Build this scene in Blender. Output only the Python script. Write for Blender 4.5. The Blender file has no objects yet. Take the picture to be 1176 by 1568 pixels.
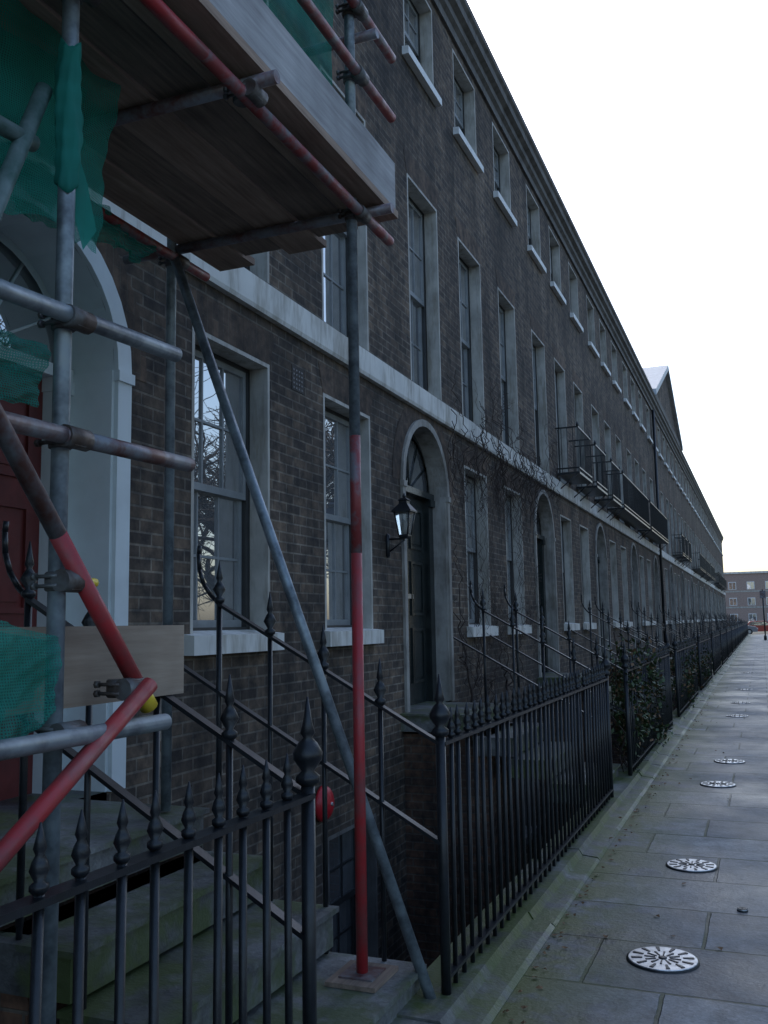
import bpy, math, random
from mathutils import Vector, Matrix
random.seed(7)
S=bpy.context.scene
S.view_settings.view_transform='Standard'
S.view_settings.look='None'
S.view_settings.exposure=0
rad=math.radians

# ------------------------------------------------------------------ materials
def newmat(name):
    m=bpy.data.materials.new(name); m.use_nodes=True
    nt=m.node_tree; b=nt.nodes['Principled BSDF']
    return m,nt,b
def N(nt,t,**k):
    n=nt.nodes.new(t)
    for a,v in k.items(): setattr(n,a,v)
    return n
def posn(nt):
    return N(nt,'ShaderNodeNewGeometry').outputs['Position']
def noise(nt,scale,detail=6,rough=.6,vec=None):
    n=N(nt,'ShaderNodeTexNoise'); n.inputs['Scale'].default_value=scale
    n.inputs['Detail'].default_value=min(detail,4); n.inputs['Roughness'].default_value=rough
    nt.links.new(vec if vec is not None else posn(nt),n.inputs['Vector'])
    return n.outputs['Fac']
def ramp(nt,fac,stops):
    r=N(nt,'ShaderNodeValToRGB'); e=r.color_ramp.elements
    while len(e)<len(stops): e.new(.5)
    for el,(p,c) in zip(e,stops):
        el.position=p; el.color=(c[0],c[1],c[2],1) if not isinstance(c,(int,float)) else (c,c,c,1)
    nt.links.new(fac,r.inputs['Fac']); return r.outputs['Color']
def mix(nt,fac,a,b,mode='MIX'):
    m=N(nt,'ShaderNodeMix'); m.data_type='RGBA'; m.blend_type=mode
    for s,v in ((m.inputs[0],fac),(m.inputs[6],a),(m.inputs[7],b)):
        if isinstance(v,(int,float)): s.default_value=v
        elif isinstance(v,tuple): s.default_value=(v[0],v[1],v[2],1)
        else: nt.links.new(v,s)
    return m.outputs[2]
def math_(nt,op,a,b=None):
    m=N(nt,'ShaderNodeMath',operation=op)
    for i,v in enumerate((a,b)):
        if v is None: continue
        if isinstance(v,(int,float)): m.inputs[i].default_value=v
        else: nt.links.new(v,m.inputs[i])
    return m.outputs[0]
def bump(nt,b,h,strength=.4,dist=.01):
    n=N(nt,'ShaderNodeBump'); n.inputs['Strength'].default_value=strength; n.inputs['Distance'].default_value=dist
    nt.links.new(h,n.inputs['Height']); nt.links.new(n.outputs['Normal'],b.inputs['Normal'])

def brick_mat(name,c1,c2,mortar,bw=.225,rh=.075,ms=.008,soldier=False,dirt=True):
    m,nt,b=newmat(name)
    sp=N(nt,'ShaderNodeSeparateXYZ'); nt.links.new(posn(nt),sp.inputs[0])
    h=math_(nt,'ADD',sp.outputs[0],sp.outputs[1])
    cb=N(nt,'ShaderNodeCombineXYZ')
    nt.links.new(h,cb.inputs[1 if soldier else 0]); nt.links.new(sp.outputs[2],cb.inputs[0 if soldier else 1])
    br=N(nt,'ShaderNodeTexBrick'); nt.links.new(cb.outputs[0],br.inputs['Vector'])
    br.inputs['Scale'].default_value=1; br.inputs['Brick Width'].default_value=bw
    br.inputs['Row Height'].default_value=rh; br.inputs['Mortar Size'].default_value=ms
    br.inputs['Mortar Smooth'].default_value=.3
    br.inputs['Color1'].default_value=(*c1,1); br.inputs['Color2'].default_value=(*c2,1); br.inputs['Mortar'].default_value=(*mortar,1)
    n1=noise(nt,1.1,4,.65); n2=noise(nt,11,3)
    mp=N(nt,'ShaderNodeMapping'); mp.inputs['Scale'].default_value=(3,3,.35); nt.links.new(posn(nt),mp.inputs[0])
    n3=noise(nt,1.0,3,.6,mp.outputs[0])
    col=mix(nt,1.0,br.outputs['Color'],ramp(nt,n1,[(.3,(.45,.45,.46)),(.7,(1.4,1.36,1.3))]),'MULTIPLY')
    col=mix(nt,1.0,col,ramp(nt,n2,[(.3,(.45,.47,.5)),(.72,(1.65,1.58,1.45))]),'MULTIPLY')
    col=mix(nt,1.0,col,ramp(nt,n3,[(.35,.6),(.65,1.15)]),'MULTIPLY')
    nt.links.new(col,b.inputs['Base Color']); b.inputs['Roughness'].default_value=.9
    hh=math_(nt,'ADD',math_(nt,'MULTIPLY',br.outputs['Fac'],-1.0),math_(nt,'MULTIPLY',n2,.7))
    bump(nt,b,hh,.7,.008)
    return m
def plain(name,c,rough=.6,var=.25,scale=6,metal=0,bs=.2,bd=.004,dark=None,spec=None,streak=False):
    m,nt,b=newmat(name)
    n=noise(nt,scale,6)
    d=dark if dark else tuple(x*(1-var) for x in c)
    l=tuple(min(1,x*(1+var*.5)) for x in c)
    col=ramp(nt,n,[(.32,d),(.62,l)])
    if streak:
        mp=N(nt,'ShaderNodeMapping'); mp.inputs['Scale'].default_value=(5,5,.9); nt.links.new(posn(nt),mp.inputs[0])
        col=mix(nt,1,col,ramp(nt,noise(nt,1.2,7,.75,mp.outputs[0]),[(.34,(.58,.55,.50)),(.54,1.0)]),'MULTIPLY')
    nt.links.new(col,b.inputs['Base Color'])
    b.inputs['Roughness'].default_value=rough; b.inputs['Metallic'].default_value=metal
    if spec is not None: b.inputs['Specular IOR Level'].default_value=spec
    if bs>0: bump(nt,b,noise(nt,scale*6,3),bs,bd)
    return m
M={}
M['brick']=brick_mat('stock_brick',(.132,.097,.073),(.056,.045,.040),(.165,.145,.125))
M['brick2']=brick_mat('area_brick',(.15,.082,.055),(.08,.052,.042),(.12,.10,.085))
M['gauged']=brick_mat('gauged_brick',(.132,.090,.066),(.088,.063,.050),(.13,.11,.09),bw=.23,rh=.065,ms=.003,soldier=True)
M['hazebrick']=plain('hazed_flats_brick',(.36,.26,.22),.9)  # brick colour lightened to stand in for distance haze
M['cream']=plain('painted_render',(.47,.445,.40),.65,.25,3,streak=True)
M['band']=plain('band_paint',(.72,.70,.65),.7,.14,2.5,streak=True)
M['stonearch']=plain('stone_arch',(.34,.32,.29),.75,.3,4,streak=True)
M['blue_white']=plain('surround_paint',(.68,.73,.74),.6,.12,2)
M['sash']=plain('sash_paint',(.26,.27,.27),.45,.2,bs=0)
M['boxframe']=plain('dark_frame_paint',(.04,.04,.04),.4,.2,bs=0)
M['door']=plain('door_paint',(.016,.022,.022),.25,.3)
M['reddoor']=plain('red_door_paint',(.13,.02,.018),.45,.3)
M['iron']=plain('black_iron',(.012,.014,.017),.38,.4,30,bs=.3,bd=.002)
M['cornice']=plain('cornice_stone',(.15,.14,.13),.85,.3,3,streak=True)
M['slate']=plain('slate',(.10,.11,.12),.6,.3)
M['darkvent']=plain('dark_vent',(.045,.038,.034),.8,.3)
M['lead']=plain('lead_roof',(.45,.48,.5),.5,.2)
M['asphalt']=plain('asphalt',(.055,.055,.058),.9,.3,20)
M['earth']=plain('earth_ground',(.10,.10,.08),1,.3,.3)
def wood(name,a,bc,sx=1):
    m,nt,b=newmat(name)
    mp=N(nt,'ShaderNodeMapping'); mp.inputs['Scale'].default_value=(9,.6,9)
    nt.links.new(posn(nt),mp.inputs[0])
    n=noise(nt,5,8,.65,mp.outputs[0]); n2=noise(nt,2.0,3)
    c=ramp(nt,n,[(.3,a),(.7,bc)])
    c=mix(nt,1,c,ramp(nt,n2,[(.3,.65),(.7,1.1)]),'MULTIPLY')
    nt.links.new(c,b.inputs['Base Color']); b.inputs['Roughness'].default_value=.85
    bump(nt,b,n,.4,.003); return m
M['board']=wood('scaffold_board_wood',(.27,.18,.13),(.50,.36,.27))
M['board_b']=wood('scaffold_board_wood_dark',(.17,.12,.09),(.34,.25,.19))
M['freshboard']=wood('fresh_board_wood',(.34,.25,.18),(.46,.36,.27))
M['toeboard']=wood('toe_board_grey',(.32,.30,.30),(.50,.49,.48))
def tube_mat(name,c,c2,lo,hi,metal=.6,rough=.42):
    m,nt,b=newmat(name)
    n=noise(nt,7,8,.7)
    nt.links.new(ramp(nt,n,[(lo,c),(hi,c2)]),b.inputs['Base Color'])
    b.inputs['Metallic'].default_value=metal
    nt.links.new(ramp(nt,noise(nt,16,4),[(.3,rough-.1),(.7,rough+.2)]),b.inputs['Roughness'])
    bump(nt,b,noise(nt,60,3),.15,.002); return m
M['galv']=tube_mat('galvanised_tube',(.12,.14,.16),(.30,.35,.38),.35,.6,.5)
M['dullgalv']=tube_mat('rusty_grey_tube',(.15,.07,.06),(.22,.23,.25),.40,.60,.3)
M['greengalv']=tube_mat('greenish_tube',(.08,.15,.13),(.20,.27,.26),.40,.60,.3)
M['red']=tube_mat('red_painted_tube',(.40,.030,.035),(.24,.06,.06),.42,.66,0,.4)
M['redworn']=tube_mat('worn_red_tube',(.26,.045,.045),(.19,.17,.18),.46,.62,.1,.45)
M['yellow']=plain('yellow_cap',(.75,.55,.04),.4,.1)
M['coupler']=tube_mat('coupler_steel',(.10,.07,.055),(.18,.18,.175),.4,.6,.5,.5)
M['redobj']=plain('red_plastic',(.5,.02,.03),.4,.1)
M['white']=plain('white_paint',(.8,.8,.78),.6,.1)
M['leaf']=plain('dead_leaf',(.16,.09,.04),.8,.4,40)
M['foliage']=plain('shrub_leaf',(.055,.10,.03),.7,.5,9,bs=0)
M['ivy']=plain('ivy_leaf',(.05,.08,.028),.6,.5,9,bs=0)
M['bark']=plain('bark',(.05,.045,.04),.95,.3,8,bs=0)
M['twig']=plain('twig',(.055,.038,.032),.9,.3,8,bs=0)
M['carpaint']=plain('car_paint',(.25,.27,.3),.3,.05,metal=.3)
M['carpaint2']=plain('car_paint_red',(.4,.06,.04),.3,.05)
M['rubber']=plain('tyre_rubber',(.02,.02,.02),.8,.1)
M['terracotta']=plain('terracotta',(.35,.14,.08),.8,.2)

def glass_mat():
    m,nt,b=newmat('window_glass')
    b.inputs['Base Color'].default_value=(.60,.61,.62,1); b.inputs['Metallic'].default_value=.85
    b.inputs['Roughness'].default_value=.01; b.inputs['IOR'].default_value=1.6
    bump(nt,b,noise(nt,2.0,1),.05,.03); return m
M['glass']=glass_mat()
def lglass():
    m,nt,b=newmat('lantern_glass')
    b.inputs['Transmission Weight'].default_value=.9; b.inputs['Roughness'].default_value=.05; b.inputs['IOR'].default_value=1.1
    b.inputs['Base Color'].default_value=(.9,.95,.95,1); return m
M['lglass']=lglass()
def net_mat(name,c,alpha,weave=False):
    m,nt,b=newmat(name)
    out=nt.nodes['Material Output']
    t=N(nt,'ShaderNodeBsdfTransparent'); t.inputs[0].default_value=(.75,.95,.9,1)
    mx=N(nt,'ShaderNodeMixShader')
    b.inputs['Roughness'].default_value=.8
    tr=N(nt,'ShaderNodeBsdfTranslucent'); tr.inputs[0].default_value=(*c,1)
    m2=N(nt,'ShaderNodeMixShader'); m2.inputs[0].default_value=.45
    nt.links.new(ramp(nt,noise(nt,4,6),[(.3,tuple(x*.6 for x in c)),(.7,c)]),b.inputs['Base Color'])
    nt.links.new(b.outputs[0],m2.inputs[1]); nt.links.new(tr.outputs[0],m2.inputs[2])
    if weave:
        sp=N(nt,'ShaderNodeSeparateXYZ'); nt.links.new(posn(nt),sp.inputs[0])
        wv=[]
        for o,fr in ((1,420),(2,420)):
            wv.append(math_(nt,'ABSOLUTE',math_(nt,'SINE',math_(nt,'MULTIPLY',sp.outputs[o],fr))))
        th=math_(nt,'MAXIMUM',wv[0],wv[1])
        a=math_(nt,'MULTIPLY',ramp(nt,th,[(.5,alpha*.7),(.95,min(1,alpha*1.25))]),ramp(nt,noise(nt,3,3),[(.3,.75),(.7,1.1)]))
        nt.links.new(a,mx.inputs[0])
    else: mx.inputs[0].default_value=alpha
    nt.links.new(t.outputs[0],mx.inputs[1]); nt.links.new(m2.outputs[0],mx.inputs[2])
    nt.links.new(mx.outputs[0],out.inputs['Surface']); return m
M['net']=net_mat('debris_netting',(.03,.40,.31),.62,True)
M['nettight']=net_mat('bunched_netting',(.035,.38,.30),.93)

def stone_mat(name,flags=True,mossx=None,base=((.19,.20,.205),(.30,.31,.31)),mossamt=.5,mossth=.5):
    m,nt,b=newmat(name)
    sp=N(nt,'ShaderNodeSeparateXYZ'); nt.links.new(posn(nt),sp.inputs[0])
    n1=noise(nt,.9,6); n2=noise(nt,7,8,.7); n3=noise(nt,45,4,.7)
    if flags:
        cb=N(nt,'ShaderNodeCombineXYZ')
        wob=math_(nt,'MULTIPLY',math_(nt,'SUBTRACT',noise(nt,9,3),.5),.018)
        nt.links.new(math_(nt,'ADD',sp.outputs[0],wob),cb.inputs[0]); nt.links.new(math_(nt,'ADD',sp.outputs[1],wob),cb.inputs[1])
        br=N(nt,'ShaderNodeTexBrick'); nt.links.new(cb.outputs[0],br.inputs['Vector'])
        br.inputs['Scale'].default_value=1; br.inputs['Brick Width'].default_value=.86; br.inputs['Row Height'].default_value=.63
        br.offset=.43; br.squash=1.35; br.squash_frequency=3
        br.inputs['Mortar Size'].default_value=.011; br.inputs['Mortar Smooth'].default_value=.4
        br.inputs['Color1'].default_value=(*base[0],1); br.inputs['Color2'].default_value=(*base[1],1)
        br.inputs['Mortar'].default_value=(.04,.045,.035,1)
        col=br.outputs['Color']
    else:
        col=ramp(nt,n1,[(.35,base[0]),(.65,base[1])])
    col=mix(nt,1,col,ramp(nt,n2,[(.28,.5),(.7,1.25)]),'MULTIPLY')
    col=mix(nt,1,col,ramp(nt,n3,[(.3,.7),(.7,1.2)]),'MULTIPLY')
    col=mix(nt,1,col,ramp(nt,n1,[(.35,.5),(.62,1.2)]),'MULTIPLY')
    if mossx is not None:
        g=N(nt,'ShaderNodeMapRange'); g.inputs[1].default_value=mossx[0]; g.inputs[2].default_value=mossx[1]
        g.inputs[3].default_value=1; g.inputs[4].default_value=0
        nt.links.new(sp.outputs[0],g.inputs[0])
        f=math_(nt,'MULTIPLY',g.outputs[0],ramp(nt,noise(nt,2.6,7,.7),[(.36,0.0),(.50,1.0)]))
        col=mix(nt,f,col,(.085,.10,.022))
        f2=math_(nt,'MULTIPLY',br.outputs['Fac'],ramp(nt,n1,[(.4,0.0),(.6,.8)]))
        col=mix(nt,f2,col,(.05,.065,.02))
    else:
        f=ramp(nt,noise(nt,2.6,7,.7),[(mossth-.04,0.0),(mossth+.10,mossamt)])
        col=mix(nt,f,col,(.075,.10,.022))
    nt.links.new(col,b.inputs['Base Color'])
    nt.links.new(ramp(nt,n1,[(.3,.34),(.7,.7)]),b.inputs['Roughness'])
    h=math_(nt,'ADD',n2,math_(nt,'MULTIPLY',n3,.4))
    if flags: h=math_(nt,'SUBTRACT',h,math_(nt,'MULTIPLY',br.outputs['Fac'],1.2))
    bump(nt,b,h,.6,.012); return m
M['pave']=stone_mat('york_stone_paving',True,(-1.1,-.5),((.112,.120,.127),(.24,.25,.255)))
M['plinth']=stone_mat('mossy_kerb_stone',False,None,((.10,.105,.095),(.20,.20,.185)),.9,.43)
M['kerb']=stone_mat('kerb_stone',False,None,((.16,.165,.16),(.25,.25,.24)),.3)
M['step']=stone_mat('worn_step_stone',False,None,((.10,.10,.097),(.21,.21,.205)),.75,.48)
M['grass']=plain('grass',(.05,.085,.025),1,.4,4)
def cover_mat():
    m,nt,b=newmat('coal_plate_metal')
    nt.links.new(ramp(nt,noise(nt,25,5),[(.3,(.42,.43,.44)),(.7,(.72,.74,.76))]),b.inputs['Base Color'])
    b.inputs['Metallic'].default_value=.85; b.inputs['Roughness'].default_value=.36
    bump(nt,b,noise(nt,80,3),.2,.002); return m
M['cover']=cover_mat()

# ------------------------------------------------------------------ mesh builder
class MB:
    def __init__(s): s.v=[]; s.f=[]; s.m=[]; s.mats=[]; s.sm=[]
    def mi(s,mat):
        if mat not in s.mats: s.mats.append(mat)
        return s.mats.index(mat)
    def face(s,pts,mat,smooth=False):
        i=len(s.v); s.v+= [tuple(p) for p in pts]; s.f.append(tuple(range(i,i+len(pts)))); s.m.append(s.mi(mat)); s.sm.append(smooth)
    def box(s,x0,x1,y0,y1,z0,z1,mat):
        i=len(s.v)
        s.v+=[(x0,y0,z0),(x1,y0,z0),(x1,y1,z0),(x0,y1,z0),(x0,y0,z1),(x1,y0,z1),(x1,y1,z1),(x0,y1,z1)]
        for q in ((0,3,2,1),(4,5,6,7),(0,1,5,4),(1,2,6,5),(2,3,7,6),(3,0,4,7)):
            s.f.append(tuple(i+a for a in q)); s.m.append(s.mi(mat)); s.sm.append(False)
    def rings(s,rings,mat,caps=True,smooth=True,closed=True):
        i=len(s.v); n=len(rings[0])
        for r in rings: s.v+=[tuple(p) for p in r]
        k=s.mi(mat)
        for a in range(len(rings)-1):
            for b in range(n if closed else n-1):
                c=(b+1)%n
                s.f.append((i+a*n+b,i+a*n+c,i+(a+1)*n+c,i+(a+1)*n+b)); s.m.append(k); s.sm.append(smooth)
        if caps and closed:
            s.f.append(tuple(i+b for b in reversed(range(n)))); s.m.append(k); s.sm.append(False)
            j=i+(len(rings)-1)*n
            s.f.append(tuple(j+b for b in range(n))); s.m.append(k); s.sm.append(False)
    def tube(s,p0,p1,r,mat,n=8,r2=None,caps=True):
        p0=Vector(p0); p1=Vector(p1); d=(p1-p0)
        if d.length<1e-6: return
        d.normalize(); a=Vector((0,0,1)) if abs(d.z)<.9 else Vector((1,0,0))
        u=d.cross(a).normalized(); w=d.cross(u)
        if r2 is None: r2=r
        R=[]
        for p,rr in((p0,r),(p1,r2)):
            R.append([p+(u*math.cos(t)+w*math.sin(t))*rr for t in [2*math.pi*k/n for k in range(n)]])
        s.rings(R,mat,caps)
    def poly(s,pts,r,mat,n=8):
        for a,b in zip(pts[:-1],pts[1:]): s.tube(a,b,r,mat,n)
    def lathe(s,x,y,prof,mat,n=8):
        R=[[(x+r*math.cos(2*math.pi*k/n),y+r*math.sin(2*math.pi*k/n),z) for k in range(n)] for r,z in prof]
        s.rings(R,mat)
    def prism(s,prof,y0,y1,mat):
        n=len(prof)
        a=[(x,y0,z) for x,z in prof]; b=[(x,y1,z) for x,z in prof]
        for i in range(n):
            j=(i+1)%n; s.face([a[i],a[j],b[j],b[i]],mat)
        s.face(a[::-1],mat); s.face(b,mat)
    def mesh(s,name):
        me=bpy.data.meshes.new(name); me.from_pydata(s.v,[],s.f)
        for m in s.mats: me.materials.append(M[m])
        me.polygons.foreach_set('material_index',s.m); me.polygons.foreach_set('use_smooth',s.sm); me.update()
        return me
    def obj(s,name,parent=None,loc=(0,0,0)):
        return mkobj(s.mesh(name),name,parent,loc)
def mkobj(me,name,parent=None,loc=(0,0,0)):
    o=bpy.data.objects.new(name,me); S.collection.objects.link(o); o.location=loc
    if parent: o.parent=parent
    return o
def empty(name,loc=(0,0,0)):
    o=bpy.data.objects.new(name,None); S.collection.objects.link(o); o.location=loc; return o

# ------------------------------------------------------------------ terrace
FX=-3.3; P=5.94; Y00=4.66; ZT=9.35
W1=(.28,1.30); W2=(2.22,3.23); W3=(4.38,5.40); DR=(4.08,5.45)
G=(1.58,3.56); F1=(4.19,6.51); F2=(7.95,9.08); BS=(-1.35,-.05)
BZ0,BZ1=3.90,4.17
DZ=.76; DC=3.75
AR=(DR[1]-DR[0])/2; ACY=(DR[0]+DR[1])/2; SPR=DC-AR
rects=[(*W1,*BS),(*W2,*BS),(*W1,*G),(*W2,*G),(*W1,*F1),(*W2,*F1),(*W3,*F1),(*W1,*F2),(*W2,*F2),(*W3,*F2)]
def facade():
    b=MB()
    holes=rects+[(DR[0],DR[1],DZ,DC)]
    ys=sorted({0,P,*[h[0] for h in holes],*[h[1] for h in holes]})
    zs=sorted({-2.2,ZT,*[h[2] for h in holes],*[h[3] for h in holes]})
    for a,c in zip(ys[:-1],ys[1:]):
        for d,e in zip(zs[:-1],zs[1:]):
            cy,cz=(a+c)/2,(d+e)/2
            if any(h[0]<cy<h[1] and h[2]<cz<h[3] for h in holes): continue
            b.face([(FX,a,d),(FX,c,d),(FX,c,e),(FX,a,e)],'brick')
    n=14
    for k in range(n):
        t0=math.pi*k/n; t1=math.pi*(k+1)/n
        p0=(ACY-AR*math.cos(t0),SPR+AR*math.sin(t0)); p1=(ACY-AR*math.cos(t1),SPR+AR*math.sin(t1))
        b.face([(FX,p0[0],p0[1]),(FX,p1[0],p1[1]),(FX,p1[0],DC),(FX,p0[0],DC)],'brick')
    for (y0,y1,z0,z1) in rects[2:7]:
        b.face([(FX+.004,y0,z1),(FX+.004,y1,z1),(FX+.004,y1+.09,z1+.25),(FX+.004,y0-.09,z1+.25)],'gauged')
    for k in range(n):
        t0=math.pi*k/n; t1=math.pi*(k+1)/n; r0=AR+.08; r1=AR+.30
        q=lambda t,r:(FX+.004,ACY-r*math.cos(t),min(SPR+r*math.sin(t),BZ0))
        b.face([q(t0,r0),q(t1,r0),q(t1,r1),q(t0,r1)],'gauged')
    for y in (0.0,P):
        b.face([(FX-.001,y,-2.2),(FX-.001,y,ZT),(-11,y,ZT),(-11,y,-2.2)],'brick')
    b.face([(-11,0,-2.2),(-11,P,-2.2),(-11,P,ZT),(-11,0,ZT)],'brick')
    b.face([(FX-.35,0,9.5),(FX-.35,P,9.5),(-7.2,P,10.9),(-7.2,0,10.9)],'slate')
    b.face([(-11,0,9.3),(-11,P,9.3),(-7.2,P,10.9),(-7.2,0,10.9)],'slate')
    for y in (.01,P-.01):
        b.face([(FX-.35,y,9.3),(-7.2,y,10.9),(-11,y,9.3)],'brick')
    b.box(-7.6,-6.4,P-.45,P-.02,10,12.0,'brick')
    for i in range(4): b.lathe(-7.4+i*.28,P-.22,[(.1,12),(.09,12.35)],'terracotta')
    return b.mesh('walls')
def trim():
    b=MB(); D=.15
    for (y0,y1,z0,z1) in rects:
        X0=FX+.003; X1=FX-D; cm='cream' if z0>0 else 'cornice'
        b.box(X1,X0,y0,y0+.03,z0,z1,cm); b.box(X1,X0,y1-.03,y1,z0,z1,cm)
        b.box(X1,X0,y0+.03,y1-.03,z1-.03,z1,cm)
        if z0==F1[0]:
            b.prism([(X1,z0+.03),(FX-.003,z0-.0),(FX-.003,z0-.01),(X1,z0-.01)],y0+.03,y1-.03,'band'); continue
        h=.13 if 0<z0<7 else .1
        b.prism([(X1,z0+.02),(FX+.08,z0-.01),(FX+.08,z0-h),(FX+.002,z0-h),(FX+.002,z0),(X1,z0)],y0-.07,y1+.07,'white' if z0>7 else ('band' if z0>0 else 'cornice'))
    b.prism([(FX,BZ0),(FX+.05,BZ0),(FX+.06,BZ0+.03),(FX+.06,BZ1-.03),(FX+.002,BZ1),(FX,BZ1)],0,P,'band')
    pr=[(FX,9.2),(FX+.04,9.2),(FX+.04,9.32),(FX+.09,9.36),(FX+.09,9.46),(FX+.16,9.5),(FX+.16,9.62),(FX+.20,9.66),(FX+.20,9.74),(FX-.05,9.78),(FX-.3,9.78),(FX-.3,9.2)]
    b.prism(pr,0,P,'cornice')
    return b.mesh('stone_trim')
def windows():
    b=MB()
    for idx,(y0,y1,z0,z1) in enumerate(rects):
        XO=FX-.15; ya,yb,za,zb=y0,y1,z0,z1
        w=.07; sm='sash' if z0>0 else 'boxframe'
        b.box(XO-.09,XO-.005,ya,ya+w,za,zb,'boxframe'); b.box(XO-.09,XO-.005,yb-w,yb,za,zb,'boxframe')
        b.box(XO-.09,XO-.005,ya+w,yb-w,zb-.06,zb,'boxframe'); b.box(XO-.09,XO-.005,ya+w,yb-w,za,za+.04,'boxframe')
        ya+=w; yb-=w; za+=.04; zb-=.06; zm=(za+zb)/2
        cols=3
        for (s0,s1,xo) in ((zm-.02,zb,XO-.01),(za,zm+.02,XO-.045)):
            t=.042
            b.box(xo-.035,xo,ya,ya+t,s0,s1,sm); b.box(xo-.035,xo,yb-t,yb,s0,s1,sm)
            b.box(xo-.035,xo,ya+t,yb-t,s0,s0+.05,sm); b.box(xo-.035,xo,ya+t,yb-t,s1-.045,s1,sm)
            rows=2
            for c in range(1,cols):
                y=ya+t+(yb-ya-2*t)*c/cols; b.box(xo-.03,xo-.004,y-.009,y+.009,s0+.05,s1-.045,sm)
            for r in range(1,rows):
                z=s0+(s1-s0)*r/rows; b.box(xo-.0295,xo-.0045,ya+t,yb-t,z-.009,z+.009,sm)
            for c in range(cols):
                for r in range(rows):
                    p0=ya+t+(yb-ya-2*t)*c/cols; p1=ya+t+(yb-ya-2*t)*(c+1)/cols
                    q0=s0+.03+(s1-s0-.06)*r/rows; q1=s0+.03+(s1-s0-.06)*(r+1)/rows
                    j=[xo-.017+random.uniform(-.0015,.0015) for _ in range(3)]; x4=j[0]+j[2]-j[1]
                    b.face([(j[0],p0,q0),(j[1],p1,q0),(j[2],p1,q1),(x4,p0,q1)],'glass')
    return b.mesh('sash_windows')
def doorway(surr='stonearch',D=.20,wid=.075,inner='door',leaf='door'):
    b=MB(); R=AR
    def q(t,r,x): return (x,ACY-r*math.cos(t),SPR+r*math.sin(t))
    n=18
    xo=FX+.03
    for k in range(n):
        t0=math.pi*k/n; t1=math.pi*(k+1)/n
        b.face([q(t0,R,xo),q(t1,R,xo),q(t1,R+wid,xo),q(t0,R+wid,xo)],surr)
        b.face([q(t0,R+wid,xo),q(t1,R+wid,xo),q(t1,R+wid,FX-.01),q(t0,R+wid,FX-.01)],surr,True)
        b.face([q(t0,R,xo),q(t1,R,xo),q(t1,R,FX-D),q(t0,R,FX-D)],surr,True)
        b.face([q(t0,R,FX-D+.01),q(t1,R,FX-D+.01),q(t1,R-.07,FX-D+.03),q(t0,R-.07,FX-D+.03)],inner,True)
    for s in (-1,1):
        y0=ACY+s*R; y1=ACY+s*(R+wid)
        b.box(FX-.01,xo,min(y0,y1),max(y0,y1),DZ,SPR,surr)
        yi=ACY+s*(R-.02)
        b.box(FX-D,FX+.002,min(yi,y0),max(yi,y0),DZ,SPR,surr)
        yp=ACY+s*(R-.16)
        b.box(FX-D-.02,FX-D+.05,min(yi,yp),max(yi,yp),DZ,SPR-.12,inner)
        b.box(FX-D-.02,FX-D+.08,min(yi,yp)-.01,max(yi,yp)+.01,SPR-.12,SPR-.04,inner)
        b.box(FX-.01,xo+.015,min(y0,y1)-.010,max(y0,y1)+.010,SPR-.06,SPR,surr)
    b.box(FX-D-.03,FX-D+.07,DR[0]+.02,DR[1]-.02,SPR-.04,SPR+.03,inner)
    xf=FX-D-.005
    for k in range(n):
        t0=math.pi*k/n; t1=math.pi*(k+1)/n
        b.face([(xf,ACY,SPR),q(t0,R,xf),q(t1,R,xf)],'glass')
    for k in range(1,6):
        t=math.pi*k/6; b.tube((xf+.01,ACY,SPR),q(t,R,xf+.01),.009,inner,6)
    ya,yb=ACY-R+.16,ACY+R-.16; xd=FX-D-.02
    b.box(xd-.05,xd,ya,yb,DZ,SPR-.04,leaf)
    H=SPR-.04-DZ; wdt=yb-ya
    for (z0,z1) in ((.10,.36),(.42,.68),(.74,.94)):
        for c in (0,1):
            p0=ya+.09+c*(wdt/2-.03); p1=p0+wdt/2-.15
            zz0=DZ+z0*H; zz1=DZ+z1*H
            for (a0,a1,c0,c1) in ((p0,p1,zz0,zz0+.03),(p0,p1,zz1-.03,zz1),(p0,p0+.03,zz0+.03,zz1-.03),(p1-.03,p1,zz0+.03,zz1-.03)):
                b.box(xd,xd+.018,a0,a1,c0,c1,leaf)
            b.box(xd,xd+.010,p0+.06,p1-.06,zz0+.06,zz1-.06,leaf)
    b.box(xd,xd+.012,ACY-.12,ACY+.12,DZ+H*.5,DZ+H*.5+.05,'cover')
    b.box(xd,xd+.04,ya+.06,ya+.10,DZ+H*.45,DZ+H*.45+.04,'cover')
    b.box(FX-D-.02,FX,DR[0],DR[1],DZ-.12,DZ,'step')
    return b.mesh('front_door')

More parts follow.
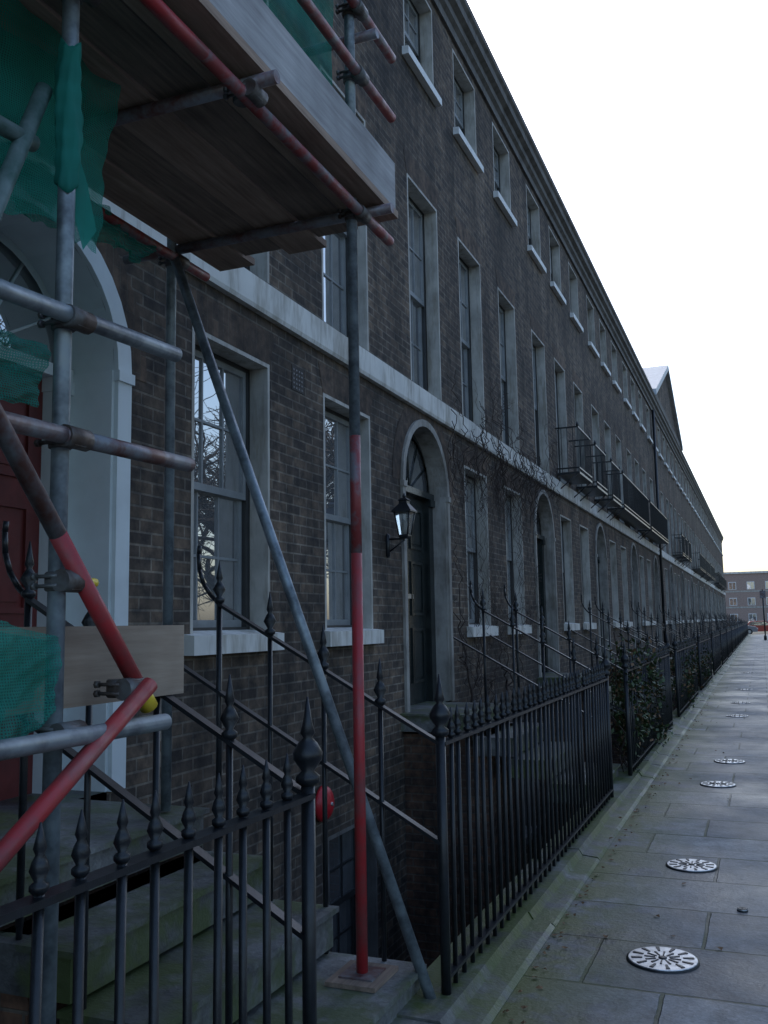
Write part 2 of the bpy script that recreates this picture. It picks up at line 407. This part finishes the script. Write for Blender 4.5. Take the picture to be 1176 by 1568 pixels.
RX=-1.33; RZ=1.10
GA,GB=3.92,5.2
def finial(b,x,y,z,n=6):
    b.lathe(x,y,[(.012,z),(.02,z+.008),(.02,z+.018),(.010,z+.024),(.021,z+.045),(.016,z+.062),(.009,z+.074),(.014,z+.086),(.002,z+.135)],'iron',n)
def bigfinial(b,x,y,z):
    b.lathe(x,y,[(.022,z),(.038,z+.012),(.038,z+.03),(.02,z+.045),(.045,z+.08),(.047,z+.1),(.03,z+.13),(.014,z+.145),(.024,z+.16),(.015,z+.19),(.003,z+.27)],'iron',12)
def railing_mesh(y0,y1,sd):
    b=MB(); rn=random.Random(sd)
    n=max(2,round((y1-y0)/.13)); 
    for k in range(1,n):
        y=y0+(y1-y0)*k/n; dx=rn.uniform(-.008,.008); dy=rn.uniform(-.009,.009)
        b.tube((RX,y,.03),(RX+dx,y+dy,RZ+.02),.0112,'iron',6); finial(b,RX+dx,y+dy,RZ+.012+rn.uniform(-.004,.004))
    b.box(RX-.024,RX+.024,y0,y1,RZ-.007,RZ+.009,'iron')
    b.box(RX-.02,RX+.02,y0,y1,.13,.144,'iron')
    for y in (y0,y1):
        b.tube((RX,y,.0),(RX,y,RZ+.04),.022,'iron',10); bigfinial(b,RX,y,RZ+.03)
    m=(y0+y1)/2; b.tube((RX,m,.75),(RX-.14,m,.05),.010,'iron',6)
    return b.mesh('iron_railing')
def rz(x): return RZ+min(1.12,max(0,(-x+RX)))*.565
def sidestair():
    b=MB()
    for y in (GA,GB):
        x=RX-.28
        while x>-2.65:
            z=rz(x); b.tube((x,y,max(-.05,z-1.35)),(x,y,z+.02),.0115,'iron',6); 
            b.lathe(x,y,[(.013,z),(.026,z+.012),(.026,z+.026),(.012,z+.036),(.032,z+.07),(.02,z+.095),(.01,z+.11),(.017,z+.125),(.002,z+.21)],'iron',8)
            x-=.28
        for (dz,x1) in ((0,-2.45),(-.42,-2.75)):
            p=(RX,y,rz(RX)+dz); q=(x1,y,RZ+(RX-x1)*.565+dz)
            b.rings([[(p[0],p[1]-.02,p[2]-.008),(p[0],p[1]+.02,p[2]-.008),(p[0],p[1]+.02,p[2]+.008),(p[0],p[1]-.02,p[2]+.008)],
                     [(q[0],q[1]-.02,q[2]-.008),(q[0],q[1]+.02,q[2]-.008),(q[0],q[1]+.02,q[2]+.008),(q[0],q[1]-.02,q[2]+.008)]],'iron',smooth=False)
        z0=RZ+1.12*.565
        pts=[(-2.45,y,z0),(-2.50,y,z0+.045),(-2.54,y,z0+.10),(-2.565,y,z0+.17),(-2.57,y,z0+.25),(-2.565,y,z0+.29)]
        b.poly(pts,.011,'iron',6)
        b.tube((-2.45,y,.6),(-2.45,y,z0),.014,'iron',6)
    return b.mesh('stair_railing')
def steps_mesh():
    b=MB()
    y0,y1=GA+.03,GB-.05
    xs=[-1.45,-1.86,-2.20,-2.54]; zs=[.17,.37,.56,DZ]
    for i,x in enumerate(xs):
        x1=xs[i+1]-.04 if i<3 else FX
        z=zs[i]
        b.box(x1,x,y0-.06,y1+.06,z-.17,z-.022,'step'); b.box(x1,x+.025,y0-.075,y1+.075,z-.022,z,'step')
    b.box(-1.5,-1.36,y0-.06,y1+.06,-.02,.015,'step')
    b.box(FX,-2.45,y0+.02,y1-.02,-2.2,DZ-.2,'brick2')
    b.box(-1.75,-1.5,y0+.02,y1-.02,-2.2,-.02,'brick2')
    return b.mesh('entrance_steps')
def balcony(yy):
    b=MB(); z=4.26
    for (a,c) in yy:
        a-=.16; c+=.16; X=FX+.42
        b.box(FX,X,a,c,z,z+.04,'iron')
        for zz in (z+.1,z+.85): 
            b.box(X-.025,X,a,c,zz,zz+.025,'iron'); b.box(FX,X-.025,a,a+.025,zz,zz+.025,'iron'); b.box(FX,X-.025,c-.025,c,zz,zz+.025,'iron')
        n=round((c-a)/.13)
        for k in range(n+1):
            y=a+.015+(c-a-.03)*k/n; b.tube((X-.015,y,z+.04),(X-.015,y,z+.86),.007,'iron',4,caps=False)
        for k in range(1,4):
            for y in (a+.015,c-.015): b.tube((FX+.105*k,y,z+.04),(FX+.105*k,y,z+.86),.007,'iron',4,caps=False)
        for y in (a+.015,c-.015): b.lathe(X-.015,y,[(.02,z+.87),(.03,z+.9),(.002,z+.97)],'iron',6); b.tube((FX,y,z-.3),(X-.05,y,z),.012,'iron',6)
    return b.mesh('balcony')

fm=facade(); tm=trim(); dm=doorway(); dm2=doorway('blue_white',.34,.12,'blue_white','reddoor')
wms=[windows() for _ in range(3)]
rms=[railing_mesh(0,P-(GB-GA),s) for s in range(3)]; sm_=sidestair(); stm=steps_mesh()
bal1=balcony([W1,W2,W3]); bal2=balcony([(W1[0],W3[1])])
K0,K1=-2,16
for k in range(K0,K1):
    y=Y00+P*k
    e=empty('terraced_brick_house',(0,y,0))
    mkobj(fm,'walls',e); mkobj(tm,'stone_trim',e); mkobj(wms[k%3],'sash_windows',e); mkobj(dm2 if k==-1 else dm,'front_door',e)
    mkobj(stm,'entrance_steps',e)
    if k in (2,6,12): mkobj(bal1,'balcony',e)
    if k in (3,4,8,9,10,13,14): mkobj(bal2,'balcony',e)
    r=mkobj(rms[k%3],'iron_railing',None,(0,y+GB-P,0))
    mkobj(sm_,'stair_railing',r,(0,-(GB-P),0))
YEND=Y00+P*K1
b=MB(); a=Y00+P*5; c=Y00+P*7; m=(a+c)/2; X=FX+.16
b.face([(X-.05,a,9.78),(X-.05,c,9.78),(X-.05,m,12.1)],'brick')
def rake(p,q):
    o=.22
    b.rings([[(X-3.5,p[0],p[1]),(X+.1,p[0],p[1]),(X+.1,p[0],p[1]+o),(X-3.5,p[0],p[1]+o)],[(X-3.5,q[0],q[1]),(X+.1,q[0],q[1]),(X+.1,q[0],q[1]+o),(X-3.5,q[0],q[1]+o)]],'lead',smooth=False)
rake((a-.2,9.7),(m,12.15)); rake((c+.2,9.7),(m,12.15))
b.box(X-.06,X+.02,a,c,9.79,9.95,'cornice')
b.tube((FX+.08,a+.05,-.5),(FX+.08,a+.05,9.2),.05,'iron',8)
b.obj('pediment')

# ------------------------------------------------------------------ ground
b=MB(); Z=-.13; L=900
hx0,hx1,hy0,hy1=-10.9,-1.5,Y00+P*K0,YEND
for (x0,x1,y0,y1) in ((-L,hx0,-L,L),(hx1,L,-L,L),(hx0,hx1,-L,hy0),(hx0,hx1,hy1,L)):
    b.face([(x0,y0,Z),(x1,y0,Z),(x1,y1,Z),(x0,y1,Z)],'earth')
b.obj('ground')
b=MB(); b.box(-1.12,1.7,-20,YEND,-.12,0,'pave'); b.obj('pavement')
b=MB()
y=-8.0; rnd=random.Random(5)
while y<YEND:
    l=rnd.uniform(.8,1.5); h=rnd.uniform(-.006,.006); o=rnd.uniform(-.012,.012); e_=min(y+l-.008,YEND)
    b.prism([(-1.5,-.12),(-1.12,-.12),(-1.12,.004),(-1.14+o,.018+h),(-1.24+o,.028+h),(-1.265+o,.065+h),(-1.5,.068+h)],y,e_,'plinth'); y+=l
b.obj('railing_plinth')
b=MB(); b.box(1.7,1.85,-20,YEND,-.12,-.002,'kerb'); b.box(9.0,9.15,-20,YEND,-.12,0,'kerb'); b.obj('kerb')
b=MB(); b.face([(1.85,-60,-.126),(9,-60,-.126),(9,300,-.126),(1.85,300,-.126)],'asphalt')
b.face([(-60,YEND+1,-.122),(1.85,YEND+1,-.122),(1.85,YEND+13,-.122),(-60,YEND+13,-.122)],'asphalt'); b.obj('road')
b=MB()
for i in range(30): b.box(5.35,5.45,-20+i*6,-17+i*6,-.125,-.118,'white')
b.obj('road_marking')
b=MB(); b.box(9.15,11.2,-20,YEND,-.12,0,'pave'); b.obj('pavement')
b=MB(); b.box(11.2,60,-20,YEND,-.12,.02,'grass'); b.obj('grass')
b=MB(); b.box(11.2,11.43,-20,YEND,0,.9,'brick2'); b.box(11.17,11.46,-20,YEND,.9,.98,'cornice'); b.obj('garden_wall')
b=MB(); b.box(FX,-1.5,hy0,hy1,-2.3,-2.2,'step')
b.face([(-1.5,hy0,-2.2),(-1.5,hy1,-2.2),(-1.5,hy1,-.0),(-1.5,hy0,0)],'brick2'); b.obj('basement_area')
b=MB()
yS=2.35
for i in range(9):
    z=-.05-.22*i; y=yS-.26*i
    b.box(-2.35,-1.52,y-.26,y,z-.2,z,'step')
b.box(-2.45,-2.35,yS-2.4,yS,-2.2,-.35,'brick2')
b.obj('area_stairs')

def cover(x,y,r):
    b=MB(); n=28
    b.lathe(0,0,[(r,-.01),(r,.004),(r*.9,.006)],'iron',n)
    b.lathe(0,0,[(r*.95,.0),(r*.95,.008),(r*.93,.009)],'cover',n)
    for i in range(12):
        a=2*math.pi*i/12
        for (r0,r1,w) in ((r*.2,r*.5,.005),(r*.56,r*.86,.009)):
            aa=a+(0 if r0<r*.3 else math.pi/12)
            d=Vector((math.cos(aa),math.sin(aa),0)); p=Vector((-d.y,d.x,0))
            q=[d*r0+p*w*.5,d*r1+p*w,d*r1-p*w,d*r0-p*w*.5]
            b.rings([[(v.x,v.y,.009) for v in q],[(v.x,v.y,.0125) for v in q]],'iron',smooth=False)
    b.lathe(0,0,[(r*.12,.009),(r*.12,.013),(r*.08,.015)],'iron',12)
    b.obj('coal_hole_cover',None,(x,y,.003))
for (x,y,r) in [(-.54,4.82,.17),(-.53,6.65,.165),(-.5,9.9,.17),(-.44,11.5,.17),(-.48,16.8,.18),(-.48,19.4,.18),(-.47,23,.18),(-.48,30,.18),(-.2,5.75,.03)]:
    cover(x,y,r)

b=MB()
for i in range(190):
    y=random.uniform(2.8,26)*random.uniform(.35,1); y=max(y,2.8)
    x=-1.1+abs(random.gauss(0,.05)) if random.random()<.9 else random.uniform(-1.2,-.2)
    z=.004 if x>-1.12 else .03
    s=random.uniform(.010,.024); a=random.uniform(0,6.28)
    pts=[]
    for j in range(5):
        t=a+j*2*math.pi/5; rr=s*(1 if j%2==0 else .55)
        pts.append((x+rr*math.cos(t),y+rr*math.sin(t),z+random.uniform(0,.012)))
    b.face(pts,'leaf')
b.obj('fallen_leaves')

# ------------------------------------------------------------------ scaffolding
sc=empty('scaffolding')
r=.0242
A=(-1.76,2.0); B=(-1.62,3.7); C=(-2.65,3.78); Dd=(-2.65,2.0)
t=MB()
def T(p,q,m): t.tube(p,q,r,m,16)
T((A[0],A[1],-1.2),(A[0],A[1],7.5),'galv')
T((B[0],B[1],.19),(B[0],B[1],1.93),'red'); T((B[0],B[1],1.93),(B[0],B[1],2.45),'redworn'); T((B[0],B[1],2.45),(B[0],B[1],7.5),'galv')
T((C[0],C[1],.77),(C[0],C[1],7.5),'galv'); T((Dd[0],Dd[1],-2.2),(Dd[0],Dd[1],7.5),'galv')
T((A[0],-1.6,-2.2),(A[0],-1.6,7.5),'galv'); T((Dd[0],-1.6,-2.2),(Dd[0],-1.6,7.5),'galv')
ZP=3.47
T((B[0]+.05,2.4,ZP),(B[0]+.05,4.04,ZP),'redworn'); T((B[0]+.05,1.9,ZP),(B[0]+.05,2.4,ZP),'red'); T((B[0]+.05,-2,ZP),(B[0]+.05,1.9,ZP),'galv')
T((C[0]+.05,2.9,ZP-.02),(C[0]+.05,4.02,ZP-.02),'redworn'); T((C[0]+.05,-2,ZP-.02),(C[0]+.05,2.9,ZP-.02),'greengalv')
for y,xe in ((.6,-1.42),(1.62,-1.42),(2.68,-1.45),(3.80,-1.46)): T((xe,y,ZP+.05),(-2.95,y,ZP+.05),'dullgalv')
T((B[0]+.05,-2,4.47),(B[0]+.05,4.12,4.47),'redworn'); T((B[0]+.05,-2,4.14),(B[0]+.05,4.10,4.14),'redworn')
T((B[0]+.05,-2,4.95),(B[0]+.05,4.2,4.95),'redworn')
T((-1.52,3.8,4.40),(-2.9,3.8,4.40),'dullgalv')
T((A[0]+.05,.4,2.41),(A[0]+.05,2.47,2.50),'galv'); T((A[0]+.05,1.95,2.14),(A[0]+.05,2.55,2.15),'dullgalv'); T((A[0]+.05,.4,2.12),(A[0]+.05,1.95,2.14),'dullgalv')
T((C[0]+.05,C[1]-.05,3.45),(-1.37,3.86,.04),'galv')
T((A[0]+.06,1.1,2.86),(A[0]+.06,1.93,1.87),'dullgalv'); T((A[0]+.06,1.93,1.87),(A[0]+.06,2.3,1.43),'red')
T((A[0]+.11,1.35,.88),(A[0]+.11,2.27,1.46),'red')
T((A[0]+.10,.5,1.345),(A[0]+.10,2.36,1.345),'galv')
T((A[0]-.055,1.35,1.6),(A[0]-.055,1.96,3.16),'greengalv')
T((A[0]-.06,.4,2.88),(A[0]-.06,1.93,2.98),'greengalv')
t.obj('tubes',sc)
c_=MB()
def coup(x,y,z,m='coupler'):
    c_.lathe(x,y,[(.029,z-.026),(.033,z-.022),(.033,z+.022),(.029,z+.026)],m,12)
    c_.box(x+.0,x+.07,y-.022,y+.022,z-.024,z+.024,m)
    for dz in (-.013,.013):
        c_.tube((x-.035,y-.038,z+dz),(x+.04,y-.042,z+dz),.006,m,6); c_.tube((x-.047,y-.04,z+dz),(x-.035,y-.04,z+dz),.011,m,6)
    c_.tube((x+.05,y-.045,z),(x+.05,y+.045,z),.031,m,12)
for z in (2.475,2.14,1.75,1.35,3.47,4.47): coup(A[0],A[1],z)
for z in (ZP,ZP+.28,4.14,4.47,4.95): coup(B[0],B[1],z)
for z in (ZP-.02,4.4): coup(C[0],C[1],z)
coup(A[0]+.02,2.24,1.45)
coup(B[0]+.03,2.68,ZP+.01)
c_.tube((A[0]+.06,2.29,1.443),(A[0]+.06,2.335,1.39),.0275,'yellow',12)
c_.tube((A[0]+.03,2.06,1.75),(A[0]+.03,2.12,1.75),.013,'yellow',8)
c_.box(B[0]-.075,B[0]+.075,B[1]-.075,B[1]+.075,.190,.197,'dullgalv'); 
c_.obj('couplers',sc)
bd=MB()
bd.box(B[0]-.11,B[0]+.11,B[1]-.13,B[1]+.13,.172,.19,'board_b')
x=-1.50
for i in range(5):
    e0=[3.98,4.02,4.14,4.08,4.2][i]; dz=[0,.004,-.003,.005,0][i]
    mm=['board','board_b','board','board_b','board'][i]; m3=['board_b','board','board_b','board','board_b'][i]
    bd.box(x-.216,x,1.95-.3*(i%2),e0,ZP+.079+dz,ZP+.115+dz,mm); bd.box(x-.216,x,-2.2,1.93-.3*(i%2),ZP+.079,ZP+.113,m3)
    x-=.228
for i in range(5): bd.box(-1.5-.228*i-.222,-1.5-.228*i,-2,3.3,5.5,5.538,'board')
bd.box(B[0]+.075,B[0]+.115,-2,3.96,ZP+.122,ZP+.35,'toeboard')
bd.box(-2.66,-1.55,4.00,4.04,ZP+.125,ZP+.35,'toeboard')
bd.box(A[0]-.12,A[0]-.08,.9,2.72,1.40,1.63,'freshboard')
bd.obj('boards',sc)
def sheet(name,p00,p10,p01,p11,amp,mat,nu=36,nv=30,sd=0,rag=.04):
    b=MB(); rnd=random.Random(sd); ph=[rnd.uniform(0,6) for _ in range(8)]
    p00,p10,p01,p11=map(Vector,(p00,p10,p01,p11)); g=[]
    nrm=(p10-p00).cross(p01-p00).normalized()
    for j in range(nv+1):
        row=[]
        for i in range(nu+1):
            u=i/nu; v=j/nv
            p=p00*(1-u)*(1-v)+p10*u*(1-v)+p01*(1-u)*v+p11*u*v
            d=math.sin(u*17+ph[0]+v*2)*.4+math.sin(u*31+ph[1]-v*5)*.25+math.sin(v*9+u*6+ph[2])*.3+math.sin(u*70+ph[5]+v*9)*.14+math.sin(u*47-v*31+ph[6])*.14
            p=p+nrm*amp*d
            w=max(0,1-v*3)
            p.z+=w*rag*(math.sin(u*9+ph[3])+.5*math.sin(u*23+ph[4])+.3*math.sin(u*60+ph[7]))
            row.append(p)
        g.append(row)
    b.rings(g,mat,caps=False,closed=False); return b.obj(name,sc)
sheet('netting',(-1.62,-1,3.70),(-1.64,3.62,3.75),(-1.70,-1,5.6),(-1.72,3.58,5.6),.03,'net',120,50,1)
sheet('netting',(-2.7,-1,3.6),(-2.7,3.6,3.6),(-2.7,-1,5.6),(-2.7,3.6,5.6),.05,'net',60,30,5)
sheet('netting',(-2.05,.6,2.70),(-1.98,2.42,2.88),(-2.05,.6,3.53),(-2.0,2.52,3.53),.04,'net',100,60,2,.04)
sheet('netting',(-2.10,.6,2.95),(-2.12,2.34,3.02),(-2.10,.6,3.53),(-2.1,2.50,3.53),.05,'net',60,40,12,.03)
sheet('netting',(-2.0,1.2,2.20),(-1.95,2.12,2.28),(-2.0,1.2,2.48),(-1.95,2.14,2.47),.03,'net',60,40,8,.02)
sheet('netting',(-1.72,1.3,1.24),(-1.70,1.93,1.40),(-1.72,1.3,1.74),(-1.70,1.95,1.60),.02,'net',60,40,3,.015)
sheet('netting',(-1.74,1.3,1.28),(-1.73,1.90,1.44),(-1.74,1.3,1.72),(-1.73,1.94,1.59),.03,'net',60,40,13,.015)
sheet('netting',(-2.6,2.6,3.24),(-2.62,3.5,3.34),(-2.6,2.6,3.5),(-2.62,3.6,3.46),.05,'net',60,30,4,.02)
g=[]
for j in range(40):
    v=j/39; z=2.86+.44*v; rr=.029+.008*math.sin(v*math.pi)+.002*math.sin(v*41)
    g.append([(A[0]+(rr+.004*math.sin(5*a+v*9))*math.cos(a)+.004*math.sin(v*7),A[1]+(rr+.004*math.sin(7*a-v*8))*math.sin(a),z+.02*math.sin(a*2)*(1 if j in(0,39) else .3)) for a in [2*math.pi*i/24 for i in range(24)]])
b=MB(); b.rings(g,'nettight')
b.face([(A[0]+.02,A[1]+.01,3.0),(A[0]+.03,A[1]+.05,2.9),(A[0]+.05,A[1]+.07,2.76),(A[0]+.02,A[1]+.05,2.70),(A[0]+.01,A[1]+.02,2.8)],'nettight')
b.obj('tied_netting',sc)

def lantern(y,z):
    b=MB(); x=FX+.19; s=.8
    b.tube((FX,y,z-.12),(x,y,z-.12),.010,'iron',8); b.tube((FX,y,z-.26),(x,y,z-.13),.008,'iron',8)
    b.lathe(FX+.012,y,[(.0,z-.30),(.025,z-.28),(.025,z-.08),(0,z-.06)],'iron',8)
    def sq(h,zz): return [(x-h*s,y-h*s,zz),(x+h*s,y-h*s,zz),(x+h*s,y+h*s,zz),(x-h*s,y+h*s,zz)]
    b.rings([sq(.045,z-.12),sq(.06,z-.10),sq(.06,z-.085)],'iron',smooth=False)
    b.rings([sq(.055,z-.085),sq(.092,z+.13)],'lglass',smooth=False)
    for i in range(4):
        b.tube(sq(.057,z-.085)[i],sq(.094,z+.13)[i],.008,'iron',6)
    b.rings([sq(.12,z+.13),sq(.12,z+.145),sq(.05,z+.215),sq(.05,z+.24),sq(.065,z+.245),sq(.03,z+.27)],'iron',smooth=False)
    b.lathe(x,y,[(.02,z-.08),(.03,z-.03),(.03,z+.03),(.01,z+.06)],'cream',10)
    b.lathe(x,y,[(.012,z+.27),(.02,z+.285),(.002,z+.32)],'iron',8)
    b.obj('wall_lantern')
lantern(Y00+3.60,2.55)
b=MB()
b.box(FX,FX+.004,Y00+1.66,Y00+1.86,3.46,3.66,'darkvent')
for i in range(5):
    for j in range(4): b.box(FX+.004,FX+.006,Y00+1.675+j*.046,Y00+1.70+j*.046,3.475+i*.036,3.49+i*.036,'iron')
b.obj('air_brick')
b=MB(); R=[]
for k in range(8):
    a=k/7*math.pi/2; rr=.14*math.cos(a); xx=FX+.03+.08*math.sin(a)
    R.append([(xx,6.74+rr*math.cos(q),.24+rr*math.sin(q)) for q in [2*math.pi*i/20 for i in range(20)]])
b.rings(R,'redobj'); b.tube((FX,6.74,.24),(FX+.04,6.74,.24),.04,'iron',10); b.tube((FX+.10,6.74,.24),(FX+.12,6.74,.24),.015,'cover',8)
b.obj('alarm_bell')

b=MB(); rnd=random.Random(3)
def walk(p,d,n,r,droop=0):
    for i in range(n):
        d+=rnd.gauss(0,.25)
        if droop: d+= (-math.pi/2-d)*.06
        q=(FX+.03+rnd.uniform(0,.08)+ (.06 if BZ0-.1<p[2]<BZ1+.1 else 0),p[1]+.085*math.cos(d),p[2]+.085*math.sin(d))
        if DR[0]<(q[1]-Y00)%P<DR[1] and q[2]<3.7: return
        b.tube(p,q,r,'twig',4,r*.94,caps=False); p=q; r*=.96
        if rnd.random()<.20 and r>.0018 : walk(p,d+rnd.choice((-1,1))*rnd.uniform(.4,1.1),max(3,n-i-3),r*.75,droop)
for s in range(2):
    walk((FX+.05,Y00+P+.12+s*1.75,.6),1.57,42,.014)
for s in range(70):
    walk((FX+.1,rnd.uniform(9.9,16.2),rnd.uniform(3.8,4.2)),rnd.uniform(-.3,3.4) if rnd.random()<.25 else rnd.uniform(-2.6,-.5),rnd.randint(7,16),.0055,1)
b.obj('climbing_plant')

def shrub(x,y,z,R,n,name='shrub'):
    b=MB(); rnd=random.Random(int(x*100+y*10))
    b.lathe(0,0,[(.09,-.25),(.13,0),(.14,.0),(.12,-.02)],'terracotta',12)
    for i in range(n):
        a=rnd.uniform(0,6.28); e=rnd.uniform(-.2,1.5); rr=R*rnd.uniform(.3,1)
        p=Vector((rr*math.cos(a)*math.cos(e),rr*math.sin(a)*math.cos(e),.08+rr*math.sin(e)*1.2))
        if rnd.random()<.12: b.tube((0,0,0),p,.004,'twig',4)
        u=Vector([rnd.gauss(0,1) for _ in range(3)]).normalized(); w=u.cross(Vector((rnd.random(),rnd.random(),1))).normalized(); s=rnd.uniform(.02,.045)
        b.face([p-u*s,p+w*s*.5,p+u*s,p-w*s*.5],'foliage')
    b.obj(name,None,(x,y,z))
shrub(-2.8,2.2,-1.95,.5,600); shrub(-2.9,1.2,-1.95,.55,600); shrub(-2.8,5.0,-1.95,.4,500); shrub(-1.9,6.6,-1.95,.5,600); shrub(-1.85,5.6,-1.95,.5,500)
def ivy(y0,y1,h,n,sd):
    b=MB(); rnd=random.Random(sd)
    cl=[(rnd.uniform(y0,y1),rnd.uniform(.15,h),rnd.uniform(.15,.38)) for _ in range(20)]
    for (cy,cz,cr) in cl:
        pts=[(-1.42,cy,.05)]
        for k in range(6): pts.append((-1.42+rnd.uniform(-.12,.09),cy+rnd.uniform(-.2,.2),.05+(cz+cr)*(k+1)/6))
        b.poly(pts,.006,'twig',4)
        for i in range(n//20):
            p=Vector((-1.40+rnd.gauss(0,.08),cy+rnd.gauss(0,cr*.55),max(.05,cz+rnd.gauss(0,cr*.5))))
            u=Vector([rnd.gauss(0,1) for _ in range(3)]).normalized(); w=u.cross(Vector((rnd.random(),rnd.random(),1))).normalized(); s=rnd.uniform(.018,.04)
            b.face([p-u*s,p+w*s*.6,p+u*s,p-w*s*.6],'ivy' if rnd.random()<.75 else 'leaf')
    b.obj('ivy')
ivy(9.95,13.2,1.1,5200,1); ivy(16.5,19.5,.9,2600,2); ivy(22,25,.8,1600,5)

def tree_mesh(seed):
    b=MB(); rnd=random.Random(seed)
    def br(p,d,l,r,dep):
        if dep==0 or r<.006: return
        n=3
        for i in range(n):
            d=(d+Vector((rnd.gauss(0,.12),rnd.gauss(0,.12),rnd.gauss(0,.06)+.03))).normalized()
            q=p+d*l/n; b.tube(p,q,r,'bark',6 if dep>4 else 3,r*.9,caps=False); p=q; r*=.9
            if i>0 and dep>1:
                for _ in range(1 if dep>5 else 2):
                    s=Vector((rnd.gauss(0,1),rnd.gauss(0,1),rnd.gauss(.1,.6))).normalized()
                    br(p,(d*.75+s*.85).normalized(),l*rnd.uniform(.6,.82),r*.62,dep-1)
        br(p,(d+Vector((rnd.gauss(0,.25),rnd.gauss(0,.25),.1))).normalized(),l*.8,r*.85,dep-1)
    br(Vector((0,0,0)),Vector((0,0,1)),3.3,.34,6)
    return b.mesh('bare_tree')
tms=[tree_mesh(11),tree_mesh(23)]
for i,(x,y) in enumerate([(10.2,12),(10.2,18),(10.2,23.0),(10.2,26.6),(12.6,31),(10.2,36),(10.2,47)]):
    o=mkobj(tms[i%2],'bare_tree',None,(x,y,-.05)); o.rotation_euler=(0,0,i*1.3); o.scale=(1.1,1.1,.95+.08*(i%3))

b=MB()
def block(x0,x1,y0,y1,h,fl,mat='hazebrick'):
    b.box(x0,x1,y0,y1,-.13,h,mat)
    b.box(x0-.2,x1+.2,y0-.25,y1+.2,h,h+.35,'band')
    nx=int((x1-x0)/3)
    for f in range(fl):
        z=1.0+f*(h-1)/fl
        for i in range(nx):
            x=x0+(i+.5)*(x1-x0)/nx
            b.box(x-.65,x+.65,y0-.06,y0-.01,z,z+1.4,'white'); b.box(x-.55,x+.55,y0-.09,y0-.065,z+.1,z+1.3,'glass'); b.box(x-.03,x+.03,y0-.11,y0-.095,z+.1,z+1.3,'white')
        b.box(x0,x1,y0-.04,y0-.008,z-.45,z-.2,'cream')
block(-34,34,180,193,9.6,3)
b.obj('block_of_flats')
for i,(x,y,s) in enumerate([(-6,140,.5),(5,148,.55),(13,90,.9),(-12,142,.5)]):
    o=mkobj(tms[i%2],'bare_tree',None,(x,y,-.1)); o.scale=(s,s,s)
def car(x,y,paint,rot):
    e=empty('parked_car',(x,y,-.12)); b=MB()
    prof=[(-2.1,.3),(-2.15,.65),(-2.05,.85),(-1.55,.93),(-1.1,1.38),(.45,1.42),(1.15,.95),(1.95,.82),(2.12,.6),(2.1,.3)]
    R=[[(px,-.80 if pz>1 else -.86,pz) for px,pz in prof],[(px,.80 if pz>1 else .86,pz) for px,pz in prof]]
    b.rings(R,paint,smooth=False)
    for s in (-1,1):
        b.face([(-1.35,s*.872,.93),(-1.02,s*.865,1.31),(.4,s*.865,1.34),(.95,s*.872,.95)],'glass')
    b.face([(1.17,-.7,.97),(1.17,.7,.97),(.5,.66,1.4),(.5,-.66,1.4)],'glass'); b.face([(-1.60,-.7,.95),(-1.60,.7,.95),(-1.14,.66,1.36),(-1.14,-.66,1.36)],'glass')
    for s in (-.6,.6): b.box(-2.18,-2.1,s-.15,s+.15,.62,.78,'redobj'); b.box(2.08,2.14,s-.15,s+.15,.55,.7,'white')
    for px in (-1.3,1.3):
        for s in (-1,1): b.tube((px,s*.68,.31),(px,s*.89,.31),.31,'rubber',18); b.tube((px,s*.89,.31),(px,s*.9,.31),.17,'cover',12)
    b.obj('body',e); e.rotation_euler=(0,0,rot)
car(-2.6,YEND+6,'carpaint',0); car(-.2,YEND+9,'carpaint2',.1); car(2.9,34,'carpaint',1.57); car(2.9,44,'carpaint2',1.57)
b=MB(); b.tube((0,0,0),(0,0,3.7),.05,'iron',10); b.lathe(0,0,[(.1,0),(.1,.3),(.055,.35)],'iron',10); b.box(-.2,.2,-.07,-.055,3.05,3.6,'dullgalv')
b.obj('traffic_sign',None,(.15,74,0))

# ------------------------------------------------------------------ light
az=rad(-38); el=rad(38)
W=bpy.data.worlds.new('World'); S.world=W; W.use_nodes=True
nt=W.node_tree; bg=nt.nodes['Background']
sky=nt.nodes.new('ShaderNodeTexSky'); sky.sky_type='NISHITA'; sky.sun_disc=False
sky.sun_elevation=el; sky.sun_rotation=az; sky.altitude=20; sky.air_density=1.15; sky.dust_density=3.2; sky.ozone_density=3.6
nt.links.new(sky.outputs[0],bg.inputs[0]); bg.inputs[1].default_value=.28
sd=bpy.data.lights.new('sun','SUN'); sd.energy=2.0; sd.angle=rad(.5); sd.color=(1,.9,.75)
so=bpy.data.objects.new('sun',sd); S.collection.objects.link(so)
dirv=Vector((math.sin(az)*math.cos(el),math.cos(az)*math.cos(el),math.sin(el)))
so.rotation_euler=dirv.to_track_quat('Z','Y').to_euler(); so.location=(0,0,30)

# ------------------------------------------------------------------ camera
yaw=rad(21.9); p=rad(6.9); a=rad(1.0)
f=Vector((-math.sin(yaw)*math.cos(p),math.cos(yaw)*math.cos(p),math.sin(p)))
rr=Vector((math.cos(yaw),math.sin(yaw),0)); u=rr.cross(f)
r2=rr*math.cos(a)-u*math.sin(a); u2=rr*math.sin(a)+u*math.cos(a)
cam=bpy.data.cameras.new('camera'); co=bpy.data.objects.new('camera',cam); S.collection.objects.link(co)
mt=Matrix((r2,u2,-f)).transposed().to_4x4(); mt.translation=Vector((0,0,1.62)); co.matrix_world=mt
cam.sensor_fit='VERTICAL'; cam.sensor_height=36; cam.lens=32.65; cam.clip_start=.05; cam.clip_end=3000
S.camera=co
